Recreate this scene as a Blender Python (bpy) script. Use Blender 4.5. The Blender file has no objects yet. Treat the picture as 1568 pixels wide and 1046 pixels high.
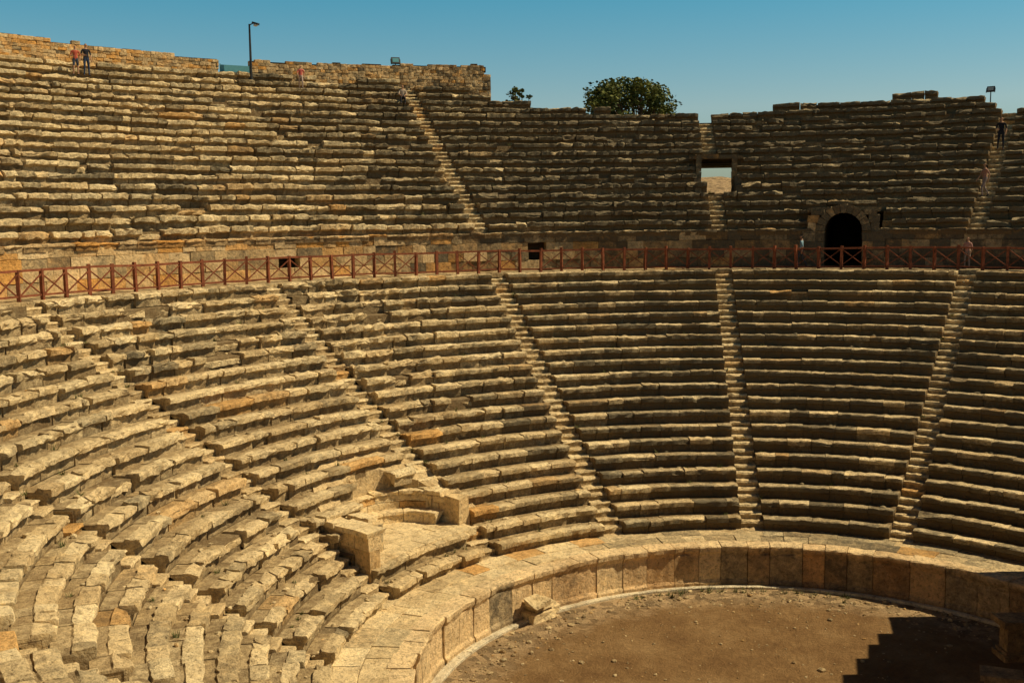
import bpy, bmesh, math, random
import numpy as np
from mathutils import Vector, Matrix
rng=np.random.default_rng(7); random.seed(7)
col=bpy.context.scene.collection
rad=math.radians
# ------------------------------------------------------------ theatre dimensions
D,CZ=29.47,13.71
R0,ZP,R1,R2,Z2,R3,Z3,R4,Z4=10.69,1.52,12.64,27.29,10.76,29.27,12.70,44.79,21.28
NL,NU=20,19
TL=(R2-R1)/NL; HL=(Z2-ZP)/NL
TU=(R4-R3)/17; HU=(Z4-Z3)/17
STAIRS=[-9.3+24.4*k for k in range(-6,3)]
def th_at(x,R):
    a=rad(-15.38)+math.atan((x-784)/1680.0)
    return math.degrees(a+math.asin(D*math.sin(a)/R))
# ------------------------------------------------------------ materials
def newmat(name):
    m=bpy.data.materials.new(name);m.use_nodes=True
    nt=m.node_tree;b=nt.nodes['Principled BSDF'];b.inputs['Roughness'].default_value=.92
    b.inputs['Specular IOR Level'].default_value=.15
    return m,nt,b
def N(nt,t,**k):
    n=nt.nodes.new(t)
    for a,v in k.items(): setattr(n,a,v)
    return n
def mix(nt,fac,a,b,mode='MIX'):
    n=N(nt,'ShaderNodeMix',data_type='RGBA',blend_type=mode)
    for s,v in ((0,fac),(6,a),(7,b)):
        if hasattr(v,'links'): nt.links.new(v,n.inputs[s])
        elif s==0: n.inputs[0].default_value=v
        else: n.inputs[s].default_value=(*v,1)
    return n.outputs[2]
def noise(nt,scale,detail=6,rough=.6,vec=None):
    n=N(nt,'ShaderNodeTexNoise');n.inputs['Scale'].default_value=scale;n.inputs['Detail'].default_value=detail
    n.inputs['Roughness'].default_value=rough
    if vec is None:
        g=N(nt,'ShaderNodeNewGeometry');vec=g.outputs['Position']
    nt.links.new(vec,n.inputs['Vector']);return n.outputs['Fac']
def ramp(nt,fac,stops):
    n=N(nt,'ShaderNodeValToRGB');e=n.color_ramp.elements
    while len(e)<len(stops): e.new(.5)
    for i,(p,c) in enumerate(stops):
        e[i].position=p;e[i].color=(*c,1) if not isinstance(c,(int,float)) else (c,c,c,1)
    nt.links.new(fac,n.inputs[0]);return n.outputs[0]
def bump(nt,b,hs,dist=.04,strength=.8):
    prev=None
    for h,d in hs:
        n=N(nt,'ShaderNodeBump');n.inputs['Strength'].default_value=strength;n.inputs['Distance'].default_value=d
        nt.links.new(h,n.inputs['Height'])
        if prev: nt.links.new(prev,n.inputs['Normal'])
        prev=n.outputs[0]
    nt.links.new(prev,b.inputs['Normal'])
def stone_mat(name,ca,cb,corange,cdirt_shade,clich_shade):
    m,nt,b=newmat(name)
    at=N(nt,'ShaderNodeAttribute',attribute_name='tint')
    sp=N(nt,'ShaderNodeSeparateColor');nt.links.new(at.outputs['Color'],sp.inputs[0])
    c=mix(nt,sp.outputs[0],ca,cb)
    c=mix(nt,sp.outputs[2],c,corange)
    n1=noise(nt,.8,4,.75); c=mix(nt,1.0,c,ramp(nt,n1,[(.32,(.74,.69,.62)),(.5,(1,1,1)),(.68,(1.2,1.18,1.12))]),'MULTIPLY')
    n2=noise(nt,7,5,.8); c=mix(nt,.95,c,ramp(nt,n2,[(.34,(.42,.38,.33)),(.46,(1,1,1)),(.66,(1.30,1.28,1.2))]),'MULTIPLY')
    n3=noise(nt,2.6,5,.8)
    ma=N(nt,'ShaderNodeMath',operation='MULTIPLY_ADD');nt.links.new(at.outputs['Alpha'],ma.inputs[0]);ma.inputs[1].default_value=1.0
    mb_=N(nt,'ShaderNodeMath',operation='ADD');nt.links.new(n3,mb_.inputs[0]);mb_.inputs[1].default_value=-.60
    nt.links.new(mb_.outputs[0],ma.inputs[2])
    f=ramp(nt,ma.outputs[0],[(0,0),(.42,1)]); 
    sc=N(nt,'ShaderNodeMath',operation='MULTIPLY');nt.links.new(f,sc.inputs[0]);sc.inputs[1].default_value=.90
    c=mix(nt,sc.outputs[0],c,clich_shade)  # lichen, plus seat riser shade painted through the same channel
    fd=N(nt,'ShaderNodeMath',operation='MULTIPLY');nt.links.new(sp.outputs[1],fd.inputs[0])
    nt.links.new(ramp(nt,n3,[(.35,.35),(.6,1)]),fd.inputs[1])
    c=mix(nt,fd.outputs[0],c,cdirt_shade)  # footwell dirt, plus shade painted into the seat recesses
    nt.links.new(c,b.inputs['Base Color'])
    bump(nt,b,[(n3,.16),(n2,.07)],strength=.9)
    return m
M_seat=stone_mat('weathered_limestone',(.60,.465,.265),(.86,.70,.425),(.70,.41,.15),(.22,.145,.070),(.105,.090,.062))
M_wall=stone_mat('wall_stone',(.56,.405,.215),(.75,.565,.325),(.66,.34,.095),(.21,.13,.06),(.095,.082,.058))
M_pod=stone_mat('podium_stone',(.64,.46,.25),(.82,.63,.37),(.60,.34,.15),(.25,.16,.08),(.11,.09,.062))
def plain(name,c,rough=.8,var=.3,scale=8,metal=0):
    m,nt,b=newmat(name);b.inputs['Roughness'].default_value=rough;b.inputs['Metallic'].default_value=metal
    n=noise(nt,scale,4,.6);cc=mix(nt,1.0,c,ramp(nt,n,[(.3,(1-var,)*3),(.7,(1+var,)*3)]),'MULTIPLY')
    nt.links.new(cc,b.inputs['Base Color']);bump(nt,b,[(n,.01)],strength=.4);return m
M_wood=plain('stained_wood',(.22,.070,.034),.65,.45,5)
M_metal=plain('dark_metal',(.05,.05,.05),.5,.2,5,.4)
M_lens=plain('lamp_glass',(.45,.47,.45),.2,.05,5)
M_bark=plain('bark',(.09,.06,.04),.95,.4,12)
def leafmat(name,a,bc):
    m,nt,b=newmat(name)
    at=N(nt,'ShaderNodeAttribute',attribute_name='tint');sp=N(nt,'ShaderNodeSeparateColor');nt.links.new(at.outputs['Color'],sp.inputs[0])
    c=mix(nt,sp.outputs[0],a,bc);nt.links.new(c,b.inputs['Base Color']);b.inputs['Roughness'].default_value=.6
    return m
M_leaf=leafmat('leaves',(.045,.065,.016),(.18,.19,.045))
# ------------------------------------------------------------ mesh accumulator
class MB:
    def __init__(s): s.v=[];s.f=[];s.t=[];s.n=0
    def add(s,v,f,t):
        v=np.asarray(v,float);s.v.append(v);s.f+= [tuple(i+s.n for i in q) for q in f]
        t=np.asarray(t,float); 
        if t.ndim==1: t=np.tile(t,(len(v),1))
        s.t.append(t);s.n+=len(v)
    def obj(s,name,mat,parent=None,smooth=False):
        me=bpy.data.meshes.new(name);me.from_pydata(np.concatenate(s.v).tolist(),[],s.f)
        a=me.color_attributes.new('tint','FLOAT_COLOR','POINT')
        a.data.foreach_set('color',np.concatenate(s.t).astype(np.float32).ravel())
        me.materials.append(mat)
        if smooth: me.polygons.foreach_set('use_smooth',[True]*len(me.polygons))
        o=bpy.data.objects.new(name,me);col.objects.link(o)
        if parent: o.parent=parent
        return o
_fc={}
def extrude(mb,prof,ths,tint,jit=0,org=(0,0),P=None,caps=True):
    n=len(prof);m=len(ths)
    if P is None: P=np.repeat(np.asarray(prof,float)[None],m,0)
    T=np.repeat(np.asarray(ths,float)[:,None],n,1)
    if np.isscalar(jit):
        if jit: P=P+rng.normal(0,jit,P.shape)
    else: P=P+rng.normal(0,1,P.shape)*jit
    V=np.stack([org[0]+P[...,0]*np.sin(T),org[1]+P[...,0]*np.cos(T),P[...,1]],-1).reshape(-1,3)
    k=(n,m,caps)
    if k not in _fc:
        F=[(i*n+j,i*n+j+1,(i+1)*n+j+1,(i+1)*n+j) for i in range(m-1) for j in range(n-1)]
        if caps: F+= [tuple(range(n-1,-1,-1)),tuple((m-1)*n+j for j in range(n))]
        _fc[k]=F
    t=np.asarray(tint,float)
    if t.ndim==2: t=np.tile(t,(m,1))
    mb.add(V,_fc[k],t)
def lichen(th):   # weathered darker on the north-facing arc; also scales the painted seat shade
    return float(np.clip((th+52)/38,0,1))
def seat_block(mb,r,ta,tb,z,h,dep,ruin,tint,broken=True,ov=.13,nos=.56):
    L=(tb-ta)*r; m=max(4,int(L/.19)+1)
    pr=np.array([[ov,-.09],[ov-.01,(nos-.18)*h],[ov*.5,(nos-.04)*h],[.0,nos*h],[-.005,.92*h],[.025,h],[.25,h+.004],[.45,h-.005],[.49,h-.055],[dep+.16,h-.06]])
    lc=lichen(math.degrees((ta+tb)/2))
    g=np.array([.95,.85,.45,.05,0,0,.05,.2,1,1.]);g[:3]*=.8+.2*lc;g[8:]*=.75+.25*lc  # first entries paint shade under the lip, last ones are footwell dirt
    ga=np.array([.25,.25,.2,.18,.08,-.10,-.12,-.08,0,0])*(.25+lc)  # shade painted on risers and recess, treads kept lighter, strongest where lichen is
    gap=min(.005+.018*ruin,.03)/r
    ths=np.linspace(ta+gap*rng.uniform(.3,2),tb-gap*rng.uniform(.3,2),m)
    P=np.repeat(pr[None],m,0)
    P[...,0]+=r+rng.normal(0,.008+.045*ruin);P[...,1]+=z
    P[:,4:8,1]+=rng.normal(0,.006+.026*ruin)+np.linspace(-1,1,m)[:,None]*rng.normal(0,.004+.022*ruin)
    P[:,2:6,0]+=np.linspace(-1,1,m)[:,None]*rng.normal(0,.005+.03*ruin)
    e=rng.uniform(.0,.03+.10*ruin,2)
    P[0,3:6,0]+=e[0];P[-1,3:6,0]+=e[1];P[0,4:7,1]-=e[0]*.6;P[-1,4:7,1]-=e[1]*.6
    P[1,3:6,0]+=e[0]*.25;P[-2,3:6,0]+=e[1]*.25
    if broken and rng.random()<.12+.6*ruin:
        c=rng.uniform(0,m);w=rng.uniform(.6,2.5+2*ruin);s=np.exp(-((np.arange(m)-c)/w)**2)*rng.uniform(.04,.13+.22*ruin)
        P[:,3:6,0]+=s[:,None];P[:,4:7,1]-=(s*rng.uniform(.2,.9))[:,None]
    J=np.zeros((m,len(pr),2));J[:,1:8]=.010+.02*ruin;J[:,0]=.0
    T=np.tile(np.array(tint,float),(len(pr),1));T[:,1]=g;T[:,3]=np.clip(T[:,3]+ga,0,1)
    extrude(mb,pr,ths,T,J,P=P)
LSC=.30;LB=.01
def mk_tint(th,orange=.06,lich=None,z=0):
    l=lichen(th) if lich is None else lich
    o=rng.random()
    return [rng.random(),0,(rng.uniform(.3,1) if o<orange else rng.uniform(0,.18)),np.clip(l*LSC+rng.normal(.08,.13)+LB,0,1)]
# ------------------------------------------------------------ seating rows
theatre=bpy.data.objects.new('roman_theatre',None);col.objects.link(theatre)
EX_TH=-66.3;EX_R=15.0;EXC=np.array([EX_R*math.sin(rad(EX_TH)),EX_R*math.cos(rad(EX_TH))]);EX_FZ=ZP+2*HL+.04
WIN_TH=-8.9;ARCH_TH=th_at(1291,R3)
def cut_lower(r,th,z):
    x,y=r*math.sin(rad(th)),r*math.cos(rad(th))
    if z<EX_FZ-.2: return False
    d=math.hypot(x-EXC[0],y-EXC[1])
    if d<2.0 or (d<2.3 and z<EX_FZ+.8): return True
    da=(th-EX_TH)*rad(1)*r
    return r<EX_R and -3.3<da<2.0
def cut_upper(r,th,z):
    if abs((th-WIN_TH))*rad(1)*r<1.15 and r>33.0 and z<16.75: return True
    if abs((th-ARCH_TH))*rad(1)*r<1.75 and z<Z2+2.9: return True
    return False
def nrows_u(th):
    pts=[(-120,19),(-50,18.9),(-46,18.2),(-30,17.6),(-27,16.2),(-25,15.1),(-20,14.2),(-14,13.6),(-10,13.2),(-8,13.2),(-5,13.7),(0,14.3),(4,14.7),(7,15.1),(10.2,15.2),(11.2,14.8),(12.4,14.2),(13.2,13.4),(15,12.8),(17,12.5),(60,12)]
    return np.interp(th,[p[0] for p in pts],[p[1] for p in pts])
def ruin_l(th,i):
    a=math.exp(-((th+55)/11)**2)*np.clip((i-4)/8,0,1)*.9
    b=math.exp(-((th+100)/26)**2)*.45
    c=math.exp(-((th+80)/14)**2)*np.clip((i-12)/6,0,1)*.5
    return float(np.clip(.12+a+b+c+.08*rng.normal(),.03,1))
def tier(mb,back,Rs,Zs,n,T,H,ta0,ta1,cut,ruinf,nrf=None,sw=.82,orange=.06,stairs=STAIRS,ov=.13,nos=.56,wob=.02):
    for i in range(n):
        r=Rs+i*T;z=Zs+i*H
        ph=rng.uniform(0,6.28,4);
        wr=lambda t: wob*(math.sin(t*.21+ph[0])+.7*math.sin(t*.53+ph[1]))
        wz=lambda t: wob*.6*(math.sin(t*.17+ph[2])+.7*math.sin(t*.61+ph[3]))
        hw=math.degrees(sw/2/r)
        segs=[];cur=ta0
        for s in stairs:
            if s-hw>ta0 and s+hw<ta1:
                segs.append((cur,s-hw));cur=s+hw
                if nrf is None or i<nrf(s)-.5:
                    if not cut(r+T/2,s,z): stair(mb,r,z,s,hw,T,H)
        segs.append((cur,ta1))
        for a,b in segs:
            t=a
            while t<b-.01:
                L=math.degrees(rng.choice([.5,.75,1.0,1.25,1.6],p=[.1,.22,.25,.25,.18])*rng.uniform(.85,1.15)/r)
                t2=min(t+L,b)
                if b-t2<math.degrees(.35/r): t2=b
                tm=(t+t2)/2
                ok=not cut(r+T*.5,tm,z+H*.3)
                top=False
                if nrf is not None:
                    nn=nrf(tm)+rng.uniform(-.3,.3)
                    if i>=nn: ok=False
                    top=i>nn-2
                if ok:
                    ru=ruinf(tm,i)
                    if not top and rng.random()<.03*(ru>.3)+.08*max(0,ru-.6):
                        seat_block(mb,r+.18,rad(t),rad(t2),z-H*.45,H,T,min(1,ru+.3),mk_tint(tm,orange),ov=ov,nos=nos)
                    else: seat_block(mb,r+wr(tm),rad(t),rad(t2),z+wz(tm),H,T,ru,mk_tint(tm,orange),ov=ov,nos=nos)
                t=t2
            t=a
            while t<b-.001:
                t2=min(t+1.5,b);tm=(t+t2)/2
                if not cut(r+T*.5,tm,z+H*.3) and (nrf is None or i<nrf(tm)-.2):
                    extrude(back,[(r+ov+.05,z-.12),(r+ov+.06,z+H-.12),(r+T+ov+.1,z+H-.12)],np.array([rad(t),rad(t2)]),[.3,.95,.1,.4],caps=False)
                t=t2
def stair(mb,r,z,s,hw,T,H):
    for k in (0,1):
        rr=r+k*T/2;zt=z+H*k/2+.01
        dz=rng.normal(0,.015)
        p=[(rr+.03,zt-.6),(rr+.02,zt-.10+dz),(rr-.01,zt-.06+dz),(rr+.02,zt+dz),(rr+T/2+.1,zt+dz-.005)]
        tt=mk_tint(s,.05);tt[3]*=.3;tt=np.tile(tt,(5,1));tt[0,1]=.9;tt[1,1]=.7;tt[4,1]=.4
        extrude(mb,p,np.radians(np.linspace(s-hw*1.02,s+hw*1.02,6)),tt,.013)
lower=MB();back=MB()
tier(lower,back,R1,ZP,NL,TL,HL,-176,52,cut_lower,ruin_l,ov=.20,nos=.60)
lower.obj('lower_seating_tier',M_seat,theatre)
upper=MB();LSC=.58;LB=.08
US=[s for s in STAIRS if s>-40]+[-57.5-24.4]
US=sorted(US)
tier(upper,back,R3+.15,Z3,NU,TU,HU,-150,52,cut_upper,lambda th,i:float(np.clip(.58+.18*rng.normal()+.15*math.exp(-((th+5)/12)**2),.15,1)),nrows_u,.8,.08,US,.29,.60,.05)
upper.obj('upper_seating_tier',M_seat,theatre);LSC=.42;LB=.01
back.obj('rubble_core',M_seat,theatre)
# ------------------------------------------------------------ generic coursed wall
def course_wall(mb,r,ta,tb,z0,z1,ch,L,dep=.5,jit=.008,orange=.1,lich=None,org=(0,0),topf=None,skip=None,dirv=-1,prot=.012):
    z=z0;ci=0
    while z<z1-.02:
        h=min(ch*rng.uniform(.88,1.14),z1-z)
        if z1-(z+h)<ch*.4: h=z1-z
        t=ta-math.degrees(rng.uniform(0,L)/r)
        while t<tb:
            t2=t+math.degrees(L*rng.uniform(.6,1.5)/r)
            a,b=max(t,ta),min(t2,tb);tm=(a+b)/2
            if b-a>math.degrees(.05/r) and not (skip and skip(tm,z+h/2)) and (topf is None or z+h*.6<topf(tm)):
                o=rng.normal(0,prot);c=.02
                g=.006/r
                m=max(3,int((b-a)*rad(1)*r/.4)+2)
                p=np.array([[dep,0.004],[c,.004],[0,c],[0,h-c],[c,h-.004],[dep,h-.004]])
                if dirv>0: p[:,0]=-p[:,0]
                P=np.repeat(p[None],m,0);P[...,0]+=r+o;P[...,1]+=z
                P[0,1:5,0]+=.015*-dirv;P[-1,1:5,0]+=.015*-dirv
                J=np.full((m,6,2),jit);J[:,0]=0;J[:,5]=0
                tt=mk_tint((tm if lich is None else 0),orange,lich)
                extrude(mb,p,np.linspace(rad(a)+g,rad(b)-g,m),tt,J,org=org,P=P)
            t=t2
        z+=h;ci+=1
# orchestra podium wall
pod=MB();t=-178.0
while t<52:
    t2=t+math.degrees(rng.uniform(.75,1.35)/R0)
    p=np.array([[-.08,-.05],[-.08,.14],[-.03,.20],[.0,.25],[.0,1.16],[-.03,1.22],[-.10,1.32],[-.12,1.47],[-.09,1.515],[.55,1.52]])
    g=.012/R0;m=6
    P=np.repeat(p[None],m,0);P[...,0]+=R0+rng.normal(0,.022);P[:,6:,1]+=rng.normal(0,.012)
    if rng.random()<.5:
        s=np.exp(-((np.arange(m)-rng.uniform(0,m))/1.2)**2)*rng.uniform(.03,.13);P[:,5:9,0]+=s[:,None]
    tt=np.tile(mk_tint(t,.10+.5*(t>-50),.0+.5*lichen(t)),(len(p),1));tt[:2,1]=.3;tt[-3:,2]*=.3;tt[-3:,0]=.8;tt[-3:,3]*=.4
    extrude(pod,p,np.linspace(rad(t)+g,rad(t2)-g,m),tt,.009,P=P)
    t=t2
pod.obj('podium_wall',M_pod,theatre)
curb=MB();t=-178
while t<52:
    t2=t+math.degrees(rng.uniform(.9,1.6)/R0)
    extrude(curb,[(R0-.40,-.03),(R0-.40,.07),(R0-.38,.09),(R0-.24,.09),(R0-.22,.05),(R0-.06,.04)],np.linspace(rad(t)+.0008,rad(t2)-.0008,4),[rng.uniform(.8,1),0,0,0],.004);t=t2
M_curb=stone_mat('pale_limestone',(.60,.52,.37),(.68,.60,.44),(.55,.40,.2),(.3,.2,.1),(.25,.2,.14))
curb.obj('drain_curb',M_curb,theatre)
# pavements
pav=MB()
def paving(ra,rb,z,ta,tb,nr,L,dz=.012,orange=.05,skip=None,dirt=0):
    w=(rb-ra)/nr
    for k in range(nr):
        t=ta
        while t<tb:
            t2=min(t+math.degrees(L*rng.uniform(.6,1.4)/ra),tb);r=ra+k*w;d=rng.normal(0,dz)
            if not(skip and skip((t+t2)/2)):
                tt=mk_tint((t+t2)/2,orange);tt[1]=dirt*rng.uniform(.3,1);tt[3]*=.6
                extrude(pav,[(r+.008,z-.2),(r+.008,z-.02+d),(r+.025,z+d),(r+w-.02,z+d+rng.normal(0,.006)),(r+w-.004,z-.02+d),(r+w-.004,z-.2)],np.linspace(rad(t)+.006/r,rad(t2)-.006/r,4),tt,.006)
            t=t2
paving(R0+.5,R1+.22,ZP,-176,52,2,1.0,dz=.018)
paving(R2,R3+.1,Z2,-176,52,2,.9,dirt=.8)
pav.obj('paved_walkway',M_seat,theatre)
# wall behind the middle walkway
gaps=[th_at(452,R3),th_at(826,R3)]
def wskip(th,z):
    if abs(th-ARCH_TH)*rad(1)*R3<1.5: return True
    return any(abs(th-g)*rad(1)*R3<.36 for g in gaps) and z<Z3-.35
wall=MB()
course_wall(wall,R3,-150,52,Z2,Z3,.50,.95,.55,.010,.45,skip=wskip)
t=-150
while t<52:
    t2=t+math.degrees(rng.uniform(.7,1.4)/R3)
    if not abs((t+t2)/2-ARCH_TH)*rad(1)*R3<2.0:
        seat_block(wall,R3-.10,rad(t),rad(t2),Z3-.18,.2,.5,.3,mk_tint(t,.2),ov=.08)
    t=t2
wall.obj('walkway_retaining_wall',M_wall,theatre)
dk=MB()
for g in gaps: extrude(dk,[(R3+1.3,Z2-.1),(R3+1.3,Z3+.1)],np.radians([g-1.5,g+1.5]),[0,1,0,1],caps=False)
# ------------------------------------------------------------ arched vomitorium
def local_frame(th,r):
    a=rad(th);o=np.array([r*math.sin(a),r*math.cos(a),0]);u=np.array([math.cos(a),-math.sin(a),0]);v=np.array([math.sin(a),math.cos(a),0])
    return o,u,v
def lbox(mb,fr,u0,u1,v0,v1,z0,z1,tint,j=.012,taper=None):
    o,u,v=fr
    pts=[]
    for zz in (z0,z1):
        for (a,b) in ((u0,v0),(u1,v0),(u1,v1),(u0,v1)):
            pts.append(o+u*(a+rng.normal(0,j))+v*(b+rng.normal(0,j))+np.array([0,0,zz+rng.normal(0,j)]))
    mb.add(pts,[(0,1,5,4),(1,2,6,5),(2,3,7,6),(3,0,4,7),(4,5,6,7),(3,2,1,0)],tint)
arch=MB();fr=local_frame(ARCH_TH,R3-.12)
AW=.92;ASP=Z2+1.85
for side in(-1,1):
    z=Z2
    while z<ASP-.02:
        h=min(.44,ASP-z)
        for k in range(2):
            u0=AW+k*.5+ (0 if k==0 else rng.uniform(-.06,.06));u1=AW+(k+1)*.5+.1
            u0,u1=(u0,u1-.012) if side>0 else (-u1+.012,-u0)
            lbox(arch,fr,u0,u1,0-.004*k,1.6,z+.004,z+h-.008,mk_tint(5,.2))
        z+=h
nv=11
for k in range(nv):
    a0=math.pi*k/nv;a1=math.pi*(k+1)/nv-.02
    ro=AW+.42+rng.uniform(-.02,.05)
    o,u,v=fr;pts=[]
    for vv in (-.05+rng.normal(0,.015),1.6):
        for (rr,aa) in ((AW,a0),(ro,a0),(ro,a1),(AW,a1)):
            pts.append(o+u*(-rr*math.cos(aa))+v*vv+np.array([0,0,ASP+rr*math.sin(aa)]))
    arch.add(pts,[(0,1,2,3),(7,6,5,4),(0,4,5,1),(1,5,6,2),(2,6,7,3),(3,7,4,0)],mk_tint(5,.1))
for side in(-1,1):
    for (u0,u1,z0,z1) in ((1.34,1.75,ASP,ASP+.42),(1.2,1.75,ASP+.43,ASP+.8),(.95,1.6,ASP+.81,ASP+1.08)):
        a,b=(u0,u1) if side>0 else(-u1,-u0)
        lbox(arch,fr,a,b,.05,1.6,z0,z1,mk_tint(5,.1))
o,u,v=fr
for side in(-1,1):
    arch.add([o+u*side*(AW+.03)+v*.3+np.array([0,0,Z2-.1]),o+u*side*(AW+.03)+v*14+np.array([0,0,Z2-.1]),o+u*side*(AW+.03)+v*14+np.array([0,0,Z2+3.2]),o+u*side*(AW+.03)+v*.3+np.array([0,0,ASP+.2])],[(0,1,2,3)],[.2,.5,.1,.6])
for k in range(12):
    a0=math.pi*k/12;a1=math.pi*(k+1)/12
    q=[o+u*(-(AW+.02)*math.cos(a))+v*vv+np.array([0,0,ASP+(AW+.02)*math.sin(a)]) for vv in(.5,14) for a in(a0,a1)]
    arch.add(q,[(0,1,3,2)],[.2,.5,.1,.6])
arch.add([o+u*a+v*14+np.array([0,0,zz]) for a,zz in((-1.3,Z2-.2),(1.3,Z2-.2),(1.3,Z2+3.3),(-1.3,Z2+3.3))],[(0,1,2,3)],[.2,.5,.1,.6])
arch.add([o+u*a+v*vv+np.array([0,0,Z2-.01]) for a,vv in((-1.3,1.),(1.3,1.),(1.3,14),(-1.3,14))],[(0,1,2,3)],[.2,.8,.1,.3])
for q in ((-1.8,-.6),(-.6,.6),(.6,1.8)): lbox(arch,fr,q[0],q[1]-.01,.55,3.6,Z2+2.80,Z2+3.05,mk_tint(5,.1),.03)
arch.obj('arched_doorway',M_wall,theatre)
# ------------------------------------------------------------ square opening to the hillside
win=MB();fr=local_frame(WIN_TH,0)
WF,WT=14.60,16.62
RO=48.6
for side in(-1,1):
    for vv in np.arange(33.1,RO,1.0):
        fl=max(0,vv-35.0)*.17
        z=WF-.2;ztop=min(WT+.1,Z3+(vv+.5-R3)/TU*HU+.0) if vv<36.5 else WT+.2
        while z<ztop-.05:
            h=min(.55,ztop-z);a,b=(.95+fl,1.3+fl) if side>0 else(-1.3-fl,-.95-fl)
            lbox(win,fr,a,b,vv+.004,vv+.992,z+.004,z+h-.004,mk_tint(-9,.25));z+=h
for side in(-1,1):
    z=WF-.1
    while z<WT-.05:
        a,b=(.86,1.15) if side>0 else(-1.15,-.86)
        lbox(win,fr,a,b,34.9,35.4,z,z+.465,mk_tint(-9,.2));z+=.475
lbox(win,fr,-1.2,.1,34.9,35.4,WT,WT+.26,mk_tint(-9,.2),.02);lbox(win,fr,.115,1.2,34.93,35.4,WT,WT+.24,mk_tint(-9,.2),.02)
for vv in np.arange(35.42,RO,1.0):
    w_=1.3+max(0,vv-34.0)*.17;lbox(win,fr,-w_,w_,vv,vv+.99,WT+.03,WT+.2,mk_tint(-9),.01)
for vv in np.arange(33.0,RO,.9):
    w_=.94+max(0,vv-35.0)*.17;lbox(win,fr,-w_,w_,vv,vv+.89,WF-.4,WF-.03,mk_tint(-9),.02)
for k in range(8):
    a=-3.2+k*.8;lbox(win,fr,a,a+.79,RO-.7,RO-.1,WF-.02,WF+rng.uniform(.12,.3),[.7,.2,.9,0],.03)
win.obj('stone_window_opening',M_wall,theatre)
# ------------------------------------------------------------ top promenade + outer wall
ot=MB()
t=-150
while t<52:
    t2=t+1.0;tm=t+.5;k=int(nrows_u(tm)-.2);rr=R3+.15+k*TU;zz=Z3+k*HU
    inw=abs(tm-WIN_TH)*rad(1)*RO<3.2
    extrude(ot,[(rr-.15,zz-.14),(RO,zz-.12)],np.radians([t,t2]),[.4,.8,.1,.2],caps=False)
    if inw:
        extrude(ot,[(RO,zz-.12),(RO,WT+.2)],np.radians([t,t2]),[.4,.3,.1,.2],caps=False)
        extrude(ot,[(RO,WF-.1),(RO,12)],np.radians([t,t2]),[.4,.3,.1,.2],caps=False)
    else: extrude(ot,[(RO,zz-.12),(RO,5)],np.radians([t,t2]),[.4,.3,.1,.2],caps=False)
    t=t2
for th,flip in((52,0),(-176,1)):
    a=rad(th);pts=[(R0+.2,-.1)]
    for i in range(NL): pts+=[(R1+i*TL,ZP+i*HL),(R1+i*TL,ZP+(i+1)*HL-.06)]
    pts+=[(R3+.1,Z2-.02),(R3+.1,-.1)] if flip else [(R3,Z2-.02)]
    if not flip:
        for i in range(12): pts+=[(R3+.15+i*TU,Z3+i*HU),(R3+.15+i*TU,Z3+(i+1)*HU-.06)]
        pts+=[(RO,Z3+12*HU-.06),(RO,-.1)]
    ot.add([(r*math.sin(a),r*math.cos(a),z) for r,z in pts],[tuple(range(len(pts)))],[.4,.2,.2,.3])
ot.obj('outer_masonry',M_wall,theatre)
# upper back walls
ZT=Z3+18*HU-.1
def wallobj(name,xa,xb,r,z0,z1,topf,orange,lich):
    mb=MB();ta,tb=th_at(xa,r),th_at(xb,r)
    course_wall(mb,r,ta,tb,z0,z1,.19,.36,.3,.010,orange,lich,topf=topf,prot=.015)
    course_wall(mb,r+.62,ta,tb,z0,z1,.19,.36,.3,.010,orange,lich,topf=topf,prot=.015,dirv=1)
    course_wall(mb,r+.05,ta,ta+.7,z0,z1,.19,.3,.5,.010,orange,lich,topf=topf)
    return mb.obj(name,M_wall)
WR=47.3
tA,tB=th_at(0,WR),th_at(350,WR)
wallobj('rubble_stone_wall',-160,350,WR,ZT-.1,ZT+2.5,lambda t:ZT+1.52+.45*np.clip((tB-t)/(tB-tA),0,1.5)+.04*math.sin(t*3),.5,.02)
tC,tD=th_at(398,46.3),th_at(755,46.3)
def top2(t):
    s=(t-tC)/(tD-tC);return ZT+1.40+.06*math.sin(t*2.2)+.30*s-(.6 if s>.985 else 0)
wallobj('rubble_stone_wall',398,757,46.3,ZT-2.0,ZT+2.2,top2,.25,.35)
# ------------------------------------------------------------ exedra in the lower seats
ex=MB()
EA=EX_TH
def ring(ri,ro,z0,z1,a0,a1,ch,L,lich=.0,orange=.12):
    course_wall(ex,ri,a0,a1,z0,z1,ch,L,ro-ri,.010,orange,lich,org=EXC,prot=.006)
    course_wall(ex,ro+.005,a0,a1,z0,z1-.01,ch,L,ro-ri-.05,.010,orange,lich,org=EXC,prot=.006,dirv=1)
RH=.92
ring(1.95,2.35,EX_FZ-.2,EX_FZ+RH,EA-112,EA+100,.46,.9)
t=EA-100
while t<EA+92:
    t2=t+rng.uniform(20,34);t2=min(t2,EA+92)
    tt=[rng.uniform(.6,1),0,.1,.0]
    extrude(ex,[(1.48,EX_FZ-.05),(1.50,EX_FZ+.27),(1.44,EX_FZ+.31),(1.45,EX_FZ+.40),(1.97,EX_FZ+.40)],np.radians(np.linspace(t,t2-.8,6)),tt,.008,org=EXC)
    dz=rng.normal(0,.03)
    extrude(ex,[(1.93,EX_FZ+RH),(1.88,EX_FZ+RH+.04),(1.88,EX_FZ+RH+.15+dz),(2.42,EX_FZ+RH+.16+dz),(2.42,EX_FZ+RH-.3)],np.radians(np.linspace(t-4,t2-4.8,8)),tt,.014,org=EXC)
    t=t2
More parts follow.
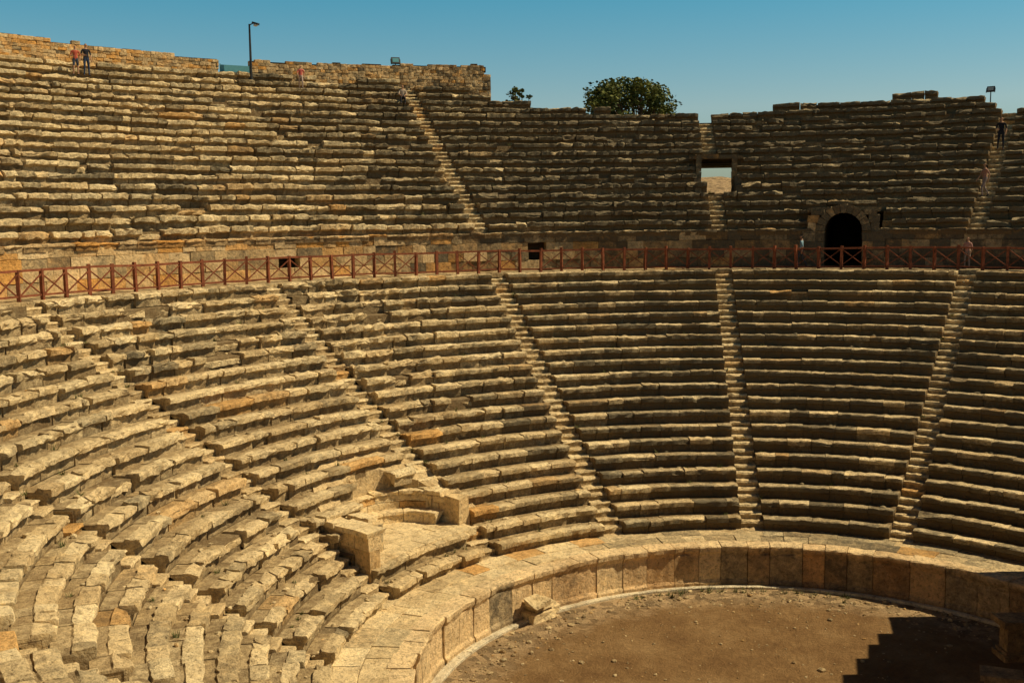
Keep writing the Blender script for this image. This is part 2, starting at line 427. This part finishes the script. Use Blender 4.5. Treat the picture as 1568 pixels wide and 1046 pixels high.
# packed rubble fill that follows the slope around the box
V=[];F=[];nr_,na=8,44
for i in range(nr_):
    q=2.30+max(0,i-1)*.18
    for j in range(na):
        a=rad(EA-115+225*j/(na-1));x,y=EXC[0]+q*math.sin(a),EXC[1]+q*math.cos(a);r=math.hypot(x,y)
        zz=ZP+((r-R1)/TL-.12)*HL+rng.normal(0,.02)-(.5 if i==nr_-1 else 0)
        if i==0: zz=min(zz,EX_FZ+RH)-.3
        V.append((x,y,zz))
for i in range(nr_-1):
    for j in range(na-1): F.append((i*na+j,i*na+j+1,(i+1)*na+j+1,(i+1)*na+j))
ex.add(V,F,[.6,.3,.2,.0])
fe=local_frame(EX_TH,EX_R)
# curved floor slabs
for k in range(5):
    ra=TL+R1+.26+k*.70;rb=ra+.69
    ul,ur=(-3.35,2.05) if ra<EX_R-.2 else (-1.9,1.9)
    if k==4: ul,ur=-1.3,1.3
    u_=ul
    while u_<ur-.05:
        u2=min(u_+rng.uniform(.7,1.2),ur);d=rng.normal(0,.008)
        extrude(ex,[(ra,EX_FZ-.25),(ra,EX_FZ-.03+d),(ra+.02,EX_FZ+d-.012),(rb,EX_FZ+d-.012),(rb,EX_FZ-.2)],np.linspace(rad(EX_TH)+u_/ra+.0006,rad(EX_TH)+u2/ra-.0006,5),[rng.uniform(.6,1),.15*rng.random(),.08,0],.005)
        u_=u2
for k,(v0,v1,zt) in enumerate([(-1.75,-1.1,.98),(-1.09,-0.2,1.0),(-.19,.7,1.02),(.71,1.5,1.04),(1.51,2.3,1.06)]):
    lbox(ex,fe,-3.45,-2.95,v0,v1,EX_FZ-.7,EX_FZ+.50,[.5,.2,.5,.1],.012)
    lbox(ex,fe,-3.47,-2.93,v0,v1,EX_FZ+.51,EX_FZ+zt,[.7,.1,.3,.1],.012)
    lbox(ex,fe,-3.55,-2.75,v0-.02,v1-.03,EX_FZ+zt+.005,EX_FZ+zt+.17,[.9,0,.1,.0],.025)
for (u0,u1,v0,v1,hh) in ((-2.95,-2.0,1.0,1.75,.96),(-2.95,-2.25,.1,.99,.95),(-2.95,-1.75,1.76,2.4,.98)): lbox(ex,fe,u0,u1,v0,v1,EX_FZ-.1,EX_FZ+hh,[.8,.1,.2,.0],.03)
lbox(ex,fe,1.95,2.45,-.8,-.05,EX_FZ-.3,EX_FZ+.98,[.8,.1,.3,.1],.04)
ex.obj('exedra_box',M_seat,theatre)
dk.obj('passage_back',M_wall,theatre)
# ------------------------------------------------------------ wooden railing
fence=bpy.data.objects.new('wooden_railing',None);col.objects.link(fence)
def beam(bm,a,b,w,d=None):
    d=d or w;a=Vector(a);b=Vector(b);ax=(b-a);L=ax.length;q=ax.to_track_quat('Z','Y')
    M=Matrix.Translation((a+b)/2)@q.to_matrix().to_4x4()@Matrix.Diagonal((w,d,L,1))
    bmesh.ops.create_cube(bm,size=1,matrix=M)
def bmobj(bm,name,mats,parent=None,smooth=False):
    me=bpy.data.meshes.new(name);bm.to_mesh(me);bm.free()
    for m in (mats if isinstance(mats,list) else [mats]): me.materials.append(m)
    if smooth:
        for p in me.polygons:p.use_smooth=True
    o=bpy.data.objects.new(name,me);col.objects.link(o)
    if parent:o.parent=parent
    return o
bmP=bmesh.new();bmR=bmesh.new()
RR=R2+.25;dth=math.degrees(1.08/RR);t=-150;k=0
def pt(t,r,z): return (r*math.sin(rad(t)),r*math.cos(rad(t)),z)
hz=0.0
while t<52:
    j=lambda s=.012:random.gauss(0,s)
    h=1.16+j(.03);hz2=max(-.05,min(.05,hz+j(.02)))
    beam(bmP,pt(t,RR,Z2-.1),(pt(t+j(.05),RR,0)[0],pt(t,RR+j(.03),0)[1],Z2+h),.12)
    a,b=t,t+dth
    beam(bmR,pt(a,RR-.003,Z2+1.05+hz),pt(b,RR-.003,Z2+1.05+hz2),.095,.085)
    beam(bmR,pt(a,RR-.002,Z2+.14+hz),pt(b,RR-.002,Z2+.14+hz2),.07,.07)
    if random.random()>.04:
        beam(bmR,pt(a,RR-.03,Z2+.18+j()),pt(b,RR-.03,Z2+1.0+j()),.06,.035)
        beam(bmR,pt(a,RR+.03,Z2+1.0+j()),pt(b,RR+.03,Z2+.18+j()),.06,.035)
    hz=hz2
    t+=dth
bmobj(bmP,'posts',M_wood,fence);bmobj(bmR,'rails_and_braces',M_wood,fence)
# ------------------------------------------------------------ ground
def ground():
    rs=np.concatenate([np.linspace(0,12,25),[20,30,40,48.3,48.9,52,56,60,66,72,79,86,93,100,110,125,150,200,350,700,1500,3000,6000]])
    nt_=180;V=[(0,0,0)];F=[]
    for r in rs[1:]:
        for k in range(nt_):
            th=-180+360*k/nt_
            s=1.0 if -185<th<45 else 0.0
            if 45<=th<=75: s=1-(th-45)/30
            if th>165 : s=(th-165)/15
            if th<-165: s=1.0
            if r<=48.4: z=(0 if r<11 else -.3)
            else: z=13.2*s-.3*(1-s)+s*4.0*math.exp(-((r-98)/20)**2)*(1+.12*math.sin(th*.7))
            if r>110: z=z*max(0,1-(r-110)/900)+ (2.0*math.sin(th*.09+r*.01) if r>300 else 0)
            V.append((r*math.sin(rad(th)),r*math.cos(rad(th)),z))
    for k in range(nt_): F.append((0,1+(k+1)%nt_,1+k))
    for i in range(len(rs)-2):
        for k in range(nt_):
            a=1+i*nt_+k;b=1+i*nt_+(k+1)%nt_;F.append((a,b,b+nt_,a+nt_))
    me=bpy.data.meshes.new('ground');me.from_pydata(V,[],F)
    o=bpy.data.objects.new('ground',me);col.objects.link(o)
    m,nt,b=newmat('packed_earth')
    n1=noise(nt,.45,7,.7);c=ramp(nt,n1,[(.32,(.16,.085,.034)),(.5,(.24,.140,.058)),(.68,(.34,.215,.098))])
    n2=noise(nt,7,6,.8);c=mix(nt,.8,c,ramp(nt,n2,[(.3,(.6,.58,.55)),(.55,(1,1,1)),(.75,(1.5,1.45,1.35))]),'MULTIPLY')
    g=N(nt,'ShaderNodeNewGeometry');ln=N(nt,'ShaderNodeVectorMath',operation='LENGTH');nt.links.new(g.outputs['Position'],ln.inputs[0])
    ad=N(nt,'ShaderNodeMath',operation='MULTIPLY_ADD');nt.links.new(noise(nt,1.2,5,.7),ad.inputs[0]);ad.inputs[1].default_value=2.6;nt.links.new(ln.outputs['Value'],ad.inputs[2])
    mr=N(nt,'ShaderNodeMapRange');mr.inputs[1].default_value=9.6;mr.inputs[2].default_value=10.8;nt.links.new(ad.outputs[0],mr.inputs[0])
    vo=N(nt,'ShaderNodeTexVoronoi');vo.inputs['Scale'].default_value=3.2;nt.links.new(g.outputs['Position'],vo.inputs['Vector'])
    pc=mix(nt,1.0,(.38,.265,.145),ramp(nt,vo.outputs['Color'],[(.2,.55),(.9,1.45)]),'MULTIPLY')
    pc=mix(nt,.8,pc,ramp(nt,n2,[(.3,(.6,.58,.55)),(.55,(1,1,1)),(.75,(1.5,1.45,1.35))]),'MULTIPLY')
    c=mix(nt,mr.outputs[0],c,pc)
    nt.links.new(c,b.inputs['Base Color']);bump(nt,b,[(noise(nt,2,5,.7),.14),(noise(nt,16,5,.8),.06)])
    me.materials.append(m)
    return o
ground()
def rock(mb,p,s,tint,seed=None,flat=.6):
    bm=bmesh.new();bmesh.ops.create_icosphere(bm,subdivisions=1,radius=1)
    sc=rng.uniform(.6,1.2,3)*s;sc[2]*=flat;a=rng.uniform(0,6.28);ca,sa=math.cos(a),math.sin(a)
    V=[]
    for v in bm.verts:
        q=np.array(v.co)*(1+rng.normal(0,.12))*sc;V.append((p[0]+q[0]*ca-q[1]*sa,p[1]+q[0]*sa+q[1]*ca,p[2]+q[2]+sc[2]*.3))
    F=[tuple(v.index for v in f.verts) for f in bm.faces];bm.free();mb.add(V,F,tint)
rk=MB()
for i in range(1500):
    r=R0*.96*math.sqrt(rng.uniform(.02,1));
    if rng.random()<.7: r=R0-.5-abs(rng.normal(0,.8))
    th=rng.uniform(-110,40)
    tt=mk_tint(-60,.2,.05);tt[1]=rng.uniform(.3,.95)
    rock(rk,pt(th,r,0),rng.choice([.025,.045,.07,.12],p=[.55,.3,.12,.03]),tt)
for i in range(700):
    up=rng.random()<.5
    if up:
        i_=rng.integers(0,NU);r=R3+.15+i_*TU+rng.uniform(.55,.8);z=Z3+(i_+1)*HU-.05;th=rng.uniform(-75,22)
        if i_>=nrows_u(th)-1.5 or cut_upper(r,th,z-.3) or cut_upper(r,th-1,z-.3) or cut_upper(r,th+1,z-.3): continue
    else:
        i_=rng.integers(0,NL);r=R1+i_*TL+rng.uniform(.5,.65);z=ZP+(i_+1)*HL-.05;th=rng.uniform(-120,25)
        if cut_lower(r,th,z): continue
    rock(rk,pt(th,r,z),rng.choice([.05,.08,.13],p=[.5,.35,.15]),mk_tint(th,.1))
rk.obj('scattered_rubble',M_seat)
M_weed=leafmat('weed_leaves',(.06,.075,.02),(.16,.15,.05))
wd=MB()
for i in range(260):
    i_=rng.integers(0,NL);th=rng.uniform(-120,25);r=R1+i_*TL+.66;z=ZP+(i_+1)*HL-.06
    q=rng.random()
    if q<.35: i_=rng.integers(0,NU-6);r=R3+.15+i_*TU+.82;z=Z3+(i_+1)*HU-.06;th=rng.uniform(-75,12)
    elif q<.5: r=R0-.5-abs(rng.normal(0,.25));th=rng.uniform(-40,12);z=0
    elif cut_lower(r,th,z) : continue
    p0=np.array(pt(th,r,z));s=rng.uniform(.05,.18)
    for k in range(14):
        a=rng.uniform(0,6.28);d=np.array([math.cos(a),math.sin(a),rng.uniform(.4,1.6)])*s;w=np.array([-math.sin(a),math.cos(a),0])*.015
        b0=p0+rng.normal(0,.04,3)*[1,1,0];wd.add([b0-w,b0+w,b0+d],[(0,1,2)],[rng.random(),0,0,1])
wd.obj('weeds',M_weed)
fb=MB()
def ground_pt(x,y,z=0):
    a=rad(-15.38);p=rad(6.67);ro=rad(-.68);f=1680.0
    fw=np.array([math.sin(a)*math.cos(p),math.cos(a)*math.cos(p),-math.sin(p)]);r=np.array([math.cos(a),-math.sin(a),0]);u=np.cross(r,fw)
    r2=r*math.cos(ro)+u*math.sin(ro);u2=-r*math.sin(ro)+u*math.cos(ro)
    d=fw+r2*(x-784)/f-u2*(y-523)/f;o=np.array([0,-D,CZ]);k=(z-CZ)/d[2];return o+d*k
g=ground_pt(826,947);thg=math.degrees(math.atan2(g[0],g[1]))
fr=local_frame(thg,math.hypot(g[0],g[1]))
lbox(fb,fr,-.55,.5,-.3,.45,0,.32,[.8,0,.1,.1],.04);lbox(fb,fr,-.35,.62,-.22,.5,.32,.58,[.6,0,.1,.2],.04)
lbox(fb,fr,-.62,.1,-.5,.1,.585,.8,[.9,0,.05,.1],.05);lbox(fb,fr,.55,.95,-.1,.3,0,.25,[.9,0,.05,.1],.04)
fb.obj('fallen_stone_blocks',M_seat)
st=MB()
def pedestal(mb,x,y,s,rot):
    def bx(w,d,z0,z1):
        fr=(np.array([x,y,0]),np.array([math.cos(rot),math.sin(rot),0]),np.array([-math.sin(rot),math.cos(rot),0]))
        lbox(mb,fr,-w,w,-d,d,z0*s,z1*s,[.5,.1,.3,.3],.008)
    bx(.50*s,.36*s,0,.16);bx(.43*s,.30*s,.161,.24);bx(.36*s,.24*s,.241,.86);bx(.44*s,.31*s,.861,.94);bx(.54*s,.38*s,.941,1.10)
g=ground_pt(1548,1005);pedestal(st,g[0]+.15,g[1],1.15,.3)
st.obj('stone_pedestal',M_wall)
st=MB();g=ground_pt(1530,1040,.9);pedestal(st,g[0]+.05,g[1],1.0,-.1);st.obj('stone_pedestal',M_wall)
sw=MB()
frs=(np.array([8.05,0,0]),np.array([0,1.,0]),np.array([1.,0,0]))
for (y0,y1,hh) in ((-12,-8,7.0),(-8,-5.2,8.4),(-5.2,-1.6,9.6),(-1.6,.8,9.4),(.8,3.4,9.3),(3.4,5.2,8.9),(5.2,6.4,8.5),(6.4,7.5,7.8),(7.5,8.4,7.5),(8.4,9.9,6.9)):
    z=0
    while z<hh:
        h=.55;yy=y0
        while yy<y1-.1:
            L=min(rng.uniform(.8,1.4),y1-yy);lbox(sw,frs,yy,yy+L-.01,0+rng.normal(0,.02),1.0,z,z+h-.01,mk_tint(0,.2,.2),.01);yy+=L
        z+=h
sw.obj('stage_wall',M_wall)
# ------------------------------------------------------------ trees
def tree(name,base,top,width,nclump,nleaf,seed,lsz=.16,sparse=False,zc=.6,bot=None):
    R=np.random.default_rng(seed);root=bpy.data.objects.new(name,None);col.objects.link(root)
    bm=bmesh.new();H=top-base[2]
    bot=base[2]+H*.3 if bot is None else bot
    def limb(a,b,ra,rb,n=6):
        a=Vector(a);b=Vector(b);q=(b-a).to_track_quat('Z','Y').to_matrix().to_4x4()
        bmesh.ops.create_cone(bm,cap_ends=True,segments=n,radius1=ra,radius2=rb,depth=(b-a).length,matrix=Matrix.Translation((a+b)/2)@q)
    b0=Vector(base);k1=b0+Vector((.1,.05,H*.28));limb(b0,k1,H*.028,H*.022,8);k2=k1+Vector((-.15,.1,H*.25));limb(k1,k2,H*.022,H*.013,8)
    cl=[]
    for i in range(nclump):
        a=R.uniform(0,6.28);f=R.uniform(0,1)**.8
        prof=math.sin(math.pi*(.18+.74*f))**.6
        rr=R.uniform(.3,1.08)**.6
        c=np.array([base[0]+rr*prof*math.cos(a)*width/2*.88,base[1]+rr*prof*math.sin(a)*width/2*.88,bot+(top-bot)*f*.90+R.normal(0,.2)-.09*width*(rr*math.cos(a)>.5)])
        cl.append((c,R.uniform(.05,.12)*width*(1 if not sparse else 1.1)))
        st_=k1 if R.random()<.5 else k2
        mid=st_.lerp(Vector(c),.5)+Vector(R.normal(0,.15,3));limb(st_,mid,H*.010,H*.006,5);limb(mid,c,H*.006,H*.002,5)
    bmobj(bm,'trunk_and_limbs',M_bark,root)
    mb=MB();V=[];T=[];F=[]
    for c,s in cl:
        tone=R.uniform(.0,1.0)
        for k in range(nleaf):
            d=R.normal(0,1,3);d/=np.linalg.norm(d);p=c+d*s*R.uniform(.3,1.15)**.6*np.array([1,1,.7])
            n=R.normal(0,1,3);n/=np.linalg.norm(n);u=np.cross(n,[.3,.2,1]);u/=np.linalg.norm(u)+1e-6;w=np.cross(n,u);q=lsz*R.uniform(.6,1.3)
            i0=len(V);V+=[p-u*q*.5,p+w*q*.35,p+u*q*.6,p-w*q*.35];F.append((i0,i0+1,i0+2,i0+3));T+=[[np.clip(tone+R.normal(0,.2),0,1),0,0,1]]*4
    mb.add(V,F,T);mb.obj('foliage',M_leaf,root)
    return root
def dir_pt(x,dist,z):
    a=rad(-15.38)+math.atan((x-784)/1680.0);return (dist*math.sin(a),-D+dist*math.cos(a),z)
tree('broadleaf_tree',dir_pt(976,88,13.2),24.5,9.2,150,110,3,.26,bot=17.6)
tree('young_tree',dir_pt(799,88,13.2),23.9,2.8,34,46,5,.20,True,bot=19.5)
# ------------------------------------------------------------ lamps
bm=bmesh.new();p=Vector(pt(th_at(398,45.3),45.3,ZT-.1))
def cone(bm,a,b,ra,rb,n=10):
    a=Vector(a);b=Vector(b);q=(b-a).to_track_quat('Z','Y').to_matrix().to_4x4()
    bmesh.ops.create_cone(bm,cap_ends=True,segments=n,radius1=ra,radius2=rb,depth=(b-a).length,matrix=Matrix.Translation((a+b)/2)@q)
top=p+Vector((0,0,3.5));cone(bm,p,top,.085,.055);cone(bm,p,p+Vector((0,0,.35)),.14,.12)
cone(bm,top-Vector((0,0,.05)),top+Vector((.38,-.05,.05)),.035,.03);
bmesh.ops.create_cube(bm,size=1,matrix=Matrix.Translation(top+Vector((.45,-.06,.0)))@Matrix.Rotation(.3,4,'Y')@Matrix.Diagonal((.38,.26,.12,1)))
lamp=bmobj(bm,'street_lamp',[M_metal,M_lens])
bm=bmesh.new();bmesh.ops.create_uvsphere(bm,u_segments=10,v_segments=6,radius=.13,matrix=Matrix.Translation(top+Vector((.47,-.1,-.1)))@Matrix.Diagonal((1.2,.9,.7,1)));bmobj(bm,'lamp_globe',M_lens,lamp)
M_gl=plain('blue_panel',(.10,.28,.34),.3,.1,3)
def floodlight(p,pole,s,yaw):
    p=Vector(p);root=bpy.data.objects.new('floodlight',None);col.objects.link(root)
    bm=bmesh.new();cone(bm,p,p+Vector((0,0,pole)),.035,.03,8);c=p+Vector((0,0,pole+.22*s));
    M=Matrix.Translation(c)@Matrix.Rotation(yaw,4,'Z')@Matrix.Rotation(-.35,4,'X')
    bmesh.ops.create_cube(bm,size=1,matrix=M@Matrix.Diagonal((.62*s,.16*s,.46*s,1)))
    for sx in(-1,1): bmesh.ops.create_cube(bm,size=1,matrix=M@Matrix.Translation((sx*.34*s,0,-.1*s))@Matrix.Diagonal((.03,.06,.4*s,1)))
    for k in range(5): bmesh.ops.create_cube(bm,size=1,matrix=M@Matrix.Translation(((k-2)*.11*s,.12*s,0))@Matrix.Diagonal((.02,.1*s,.36*s,1)))
    bmobj(bm,'housing_and_bracket',M_metal,root)
    bm=bmesh.new();bmesh.ops.create_cube(bm,size=1,matrix=M@Matrix.Translation((0,-.085*s,0))@Matrix.Diagonal((.46*s,.012,.30*s,1)));bmobj(bm,'lens',M_lens if pole>1 else M_gl,root)
t6=th_at(615,46.5);floodlight(pt(t6,46.6,top2(t6)-.1),.2,.9,.6)
floodlight(pt(th_at(1510,43),42.2,Z3+12.5*HU-.1),1.5,.7,-.4)
bm=bmesh.new();a=pt(th_at(352,46.2),46.2,ZT+.68);b=pt(th_at(396,46.2),46.2,ZT+.68);beam(bm,a,b,.02,.75);beam(bm,(a[0],a[1],ZT-.1),(a[0],a[1],ZT+1.1),.05);beam(bm,(b[0],b[1],ZT-.1),(b[0],b[1],ZT+1.1),.05)
bmobj(bm,'glass_barrier',M_gl)
# ------------------------------------------------------------ people
def cloth(name,c): return plain(name,c,.85,.2,14)
SK=cloth('skin',(.42,.24,.15))
def person(name,loc,yaw,pose,top,bot,hair,shoe=(.05,.04,.04),h=1.72,long=False,shorts=False,sleeves=.5):
    J={};E=[];
    def j(n,p,r,m): J[n]=(p,r,m)
    mats=[SK,cloth('shirt',top),cloth('trousers',bot),cloth('hair',hair),cloth('shoes',shoe)]
    j('pel',(0,0,.96),(.15,.105),2);j('sp',(0,.0,1.12),(.135,.10),1);j('ch',(0,.0,1.32),(.165,.115),1);j('nb',(0,-.01,1.46),(.07,.065),1)
    j('nk',(0,0,1.53),(.052,.055),0);j('h1',(0,.02,1.60),(.068,.078),0);j('h2',(0,.012,1.67),(.08,.095),0);j('h3',(0,0,1.735),(.055,.065),3)
    E+=[('pel','sp'),('sp','ch'),('ch','nb'),('nb','nk'),('nk','h1'),('h1','h2'),('h2','h3')]
    if pose=='sit':
        legs={-1:((-.10,.0,.92),(-.12,.44,.96),(-.12,.46,.55),(-.12,.60,.49)),1:((.10,0,.92),(.14,.42,.98),(.13,.50,.56),(.13,.64,.50))}
        arms={-1:((-.19,0,1.40),(-.25,.14,1.16),(-.14,.36,1.05)),1:((.19,0,1.40),(.25,.12,1.16),(.14,.34,1.06))}
    elif pose=='walk':
        legs={-1:((-.09,0,.92),(-.10,.20,.52),(-.10,.16,.10),(-.10,.32,.05)),1:((.09,0,.92),(.10,-.02,.52),(.10,-.28,.14),(.10,-.15,.05))}
        arms={-1:((-.19,0,1.40),(-.24,-.12,1.14),(-.24,-.06,.90)),1:((.19,0,1.40),(.24,.10,1.14),(.22,.26,.96))}
    else:
        legs={-1:((-.09,0,.92),(-.11,.02,.51),(-.12,0,.09),(-.14,.16,.035)),1:((.09,0,.92),(.12,.06,.52),(.15,.02,.09),(.19,.17,.035))}
        arms={-1:((-.19,0,1.40),(-.25,-.03,1.14),(-.23,.08,.90)),1:((.19,0,1.40),(.26,.0,1.15),(.16,.20,1.10))}
    for s in(-1,1):
        a,b,c,d=legs[s];k=str(s)
        j('hip'+k,a,(.092,.095),2);j('kn'+k,b,(.058,.06),0 if shorts else 2);j('an'+k,c,(.038,.042),0 if shorts else 2);j('to'+k,d,(.042,.032),4)
        E+=[('pel','hip'+k),('hip'+k,'kn'+k),('kn'+k,'an'+k),('an'+k,'to'+k)]
        a,b,c=arms[s]
        j('sh'+k,a,(.058,.058),1);j('el'+k,b,(.04,.04),1 if sleeves>=.5 else 0);j('wr'+k,c,(.026,.028),1 if sleeves>=1 else 0)
        E+=[('ch','sh'+k),('sh'+k,'el'+k),('el'+k,'wr'+k)]
        dv=Vector(c)-Vector(b);dv.normalize();side=dv.cross(Vector((s,0,0)));side.normalize()
        pm=Vector(c)+dv*.06;j('pa'+k,tuple(pm),(.034,.018),0);E.append(('wr'+k,'pa'+k))
        for i,(o_,L) in enumerate(((-.027,.062),(-.009,.078),(.009,.072),(.026,.055))):
            q=pm+side*o_+dv*.035;q2=q+dv*L*.5;q3=q+dv*L+Vector((-s*.02,0,0))
            for nn,qq,rr in(('a',q,.0095),('b',q2,.0085),('c',q3,.007)): j('f%s%d%s'%(k,i,nn),tuple(qq),(rr,rr),0)
            E+=[('pa'+k,'f%s%da'%(k,i)),('f%s%da'%(k,i),'f%s%db'%(k,i)),('f%s%db'%(k,i),'f%s%dc'%(k,i))]
        q=Vector(c)+dv*.03+side*.035;j('t%sa'%k,tuple(q),(.012,.012),0);j('t%sb'%k,tuple(q+side*.02+dv*.04),(.009,.009),0);E+=[('wr'+k,'t%sa'%k),('t%sa'%k,'t%sb'%k)]
    if long:
        j('hr1',(0,-.075,1.66),(.06,.04),3);j('hr2',(0,-.10,1.52),(.07,.035),3);j('hr3',(0,-.11,1.36),(.05,.025),3);E+=[('h2','hr1'),('hr1','hr2'),('hr2','hr3')]
    names=list(J);me=bpy.data.meshes.new('sk');bm=bmesh.new();ly=bm.verts.layers.skin.verify();vs={}
    for n in names:
        v=bm.verts.new(J[n][0]);v[ly].radius=J[n][1];v[ly].use_root=(n=='pel');vs[n]=v
    for a,b in E: bm.edges.new((vs[a],vs[b]))
    bm.to_mesh(me);bm.free();ob=bpy.data.objects.new('sk',me);col.objects.link(ob)
    ob.modifiers.new('s','SKIN').use_smooth_shade=True;sb=ob.modifiers.new('u','SUBSURF');sb.levels=1
    dg=bpy.context.evaluated_depsgraph_get();dg.update();m2=bpy.data.meshes.new_from_object(ob.evaluated_get(dg));bpy.data.objects.remove(ob)
    segs=[(np.array(J[a][0]),np.array(J[b][0]),J[b][2],b,J[a][2]) for a,b in E]
    for m in mats:m2.materials.append(m)
    for p in m2.polygons:
        c=np.array(p.center);best=9;mi=0
        for a,b,m,nb,ma in segs:
            ab=b-a;t=np.clip((c-a)@ab/(ab@ab),0,1);d=np.linalg.norm(c-a-ab*t)
            if d<best:
                best=d;mi=m if t>.1 else ma;
                if nb.startswith('el') : mi=1
                if nb.startswith('kn') and shorts: mi=2 if t<.85 else 0
                if nb.startswith('to'): mi=4
                if nb in('h1','h2','h3'): mi=3 if (c[2]>1.70 or (c[1]<-.01 and c[2]>1.58)) else 0
        p.material_index=mi;p.use_smooth=True
    bm=bmesh.new();bm.from_mesh(m2)
    def blob(p,s,mi):
        r=bmesh.ops.create_icosphere(bm,subdivisions=1,radius=1,matrix=Matrix.Translation(p)@Matrix.Diagonal((*s,1)))
        for v in r['verts']:
            for f in v.link_faces:f.material_index=mi
    blob((0,.108,1.635),(.012,.02,.022),0)
    for s in(-1,1): blob((s*.03,.096,1.66),(.012,.008,.007),3);blob((s*.078,.0,1.64),(.01,.02,.03),0)
    blob((0,.098,1.60),(.024,.006,.006),4)
    bm.to_mesh(m2);bm.free()
    o=bpy.data.objects.new(name,m2);col.objects.link(o);k=h/1.79
    o.scale=(k,k,k);o.rotation_euler=(0,0,yaw);l=Vector(loc)
    if pose=='sit': l.z-=.82*k
    o.location=l;return o
def seatpos(x,tier_row,off=.3,up=True):
    i=tier_row;r=(R3+.15+i*TU if up else R1+i*TL)+off;z=(Z3+(i+1)*HU if up else ZP+(i+1)*HL)
    return pt(th_at(x,r),r,z)
person('woman',seatpos(136,16),-2.4,'stand',(.45,.10,.06),(.06,.07,.10),(.06,.035,.02),long=True,shorts=True,h=1.66,sleeves=.4)
person('man',seatpos(152,16),-2.2,'stand',(.02,.022,.03),(.03,.05,.10),(.02,.015,.01),h=1.80)
person('woman',seatpos(472,16),-2.6,'walk',(.50,.12,.10),(.40,.30,.25),(.04,.03,.02),long=True,h=1.5,sleeves=.4)
person('man',seatpos(624,15),-2.7,'sit',(.45,.36,.28),(.03,.03,.04),(.02,.015,.01))
person('man',seatpos(1526,7),2.9,'stand',(.015,.015,.02),(.02,.022,.03),(.02,.015,.01),h=1.8)
person('woman',seatpos(1504,2,.15),1.9,'walk',(.30,.16,.12),(.22,.17,.16),(.02,.015,.01),long=True,h=1.75)
person('man',pt(th_at(1228,R3-.6),R3-.6,Z2),1.4,'walk',(.20,.33,.40),(.05,.06,.08),(.02,.015,.01),h=1.7,sleeves=.4)
person('woman',pt(th_at(1482,R3-.6),R3-.6,Z2),2.4,'stand',(.45,.24,.20),(.28,.24,.22),(.03,.02,.015),long=True,h=1.6)
# ------------------------------------------------------------ light, sky, camera
SE=rad(52);saz=rad(74)
sd=Vector((math.sin(saz)*math.cos(SE),math.cos(saz)*math.cos(SE),math.sin(SE)))
L=bpy.data.lights.new('sun','SUN');L.energy=5.0;L.angle=rad(.5);L.color=(1,.83,.54)
lo=bpy.data.objects.new('sun',L);col.objects.link(lo);lo.rotation_euler=sd.to_track_quat('Z','Y').to_euler()
w=bpy.data.worlds.new('World');bpy.context.scene.world=w;w.use_nodes=True;nt=w.node_tree
bg=nt.nodes['Background'];sky=N(nt,'ShaderNodeTexSky',sky_type='NISHITA');sky.sun_disc=False;sky.sun_elevation=SE;sky.sun_rotation=saz
sky.air_density=1.0;sky.dust_density=.4;sky.ozone_density=3.0
tc=N(nt,'ShaderNodeTexCoord');sx=N(nt,'ShaderNodeSeparateXYZ');nt.links.new(tc.outputs['Generated'],sx.inputs[0])
gr=ramp(nt,sx.outputs[2],[(0,(.52,.58,.54)),(.09,(.94,1.02,.90)),(.19,(.42,1.05,1.0)),(.42,(.15,.25,.27))])
c=mix(nt,1.0,sky.outputs[0],gr,'MULTIPLY');nt.links.new(c,bg.inputs[0]);bg.inputs[1].default_value=.085
cam=bpy.data.cameras.new('camera');co=bpy.data.objects.new('camera',cam);col.objects.link(co)
a=rad(-15.38);p=rad(6.67);ro=rad(-.68)
fw=Vector((math.sin(a)*math.cos(p),math.cos(a)*math.cos(p),-math.sin(p)));r=Vector((math.cos(a),-math.sin(a),0));u=r.cross(fw)
r2=r*math.cos(ro)+u*math.sin(ro);u2=-r*math.sin(ro)+u*math.cos(ro)
Mx=Matrix.Identity(4)
for i in range(3): Mx[i][0]=r2[i];Mx[i][1]=u2[i];Mx[i][2]=-fw[i]
Mx[0][3],Mx[1][3],Mx[2][3]=0,-D,CZ
co.matrix_world=Mx;cam.sensor_width=36;cam.lens=36*1680/1568;cam.clip_end=8000;cam.clip_start=.1
sc=bpy.context.scene;sc.camera=co
sc.view_settings.view_transform='Standard'
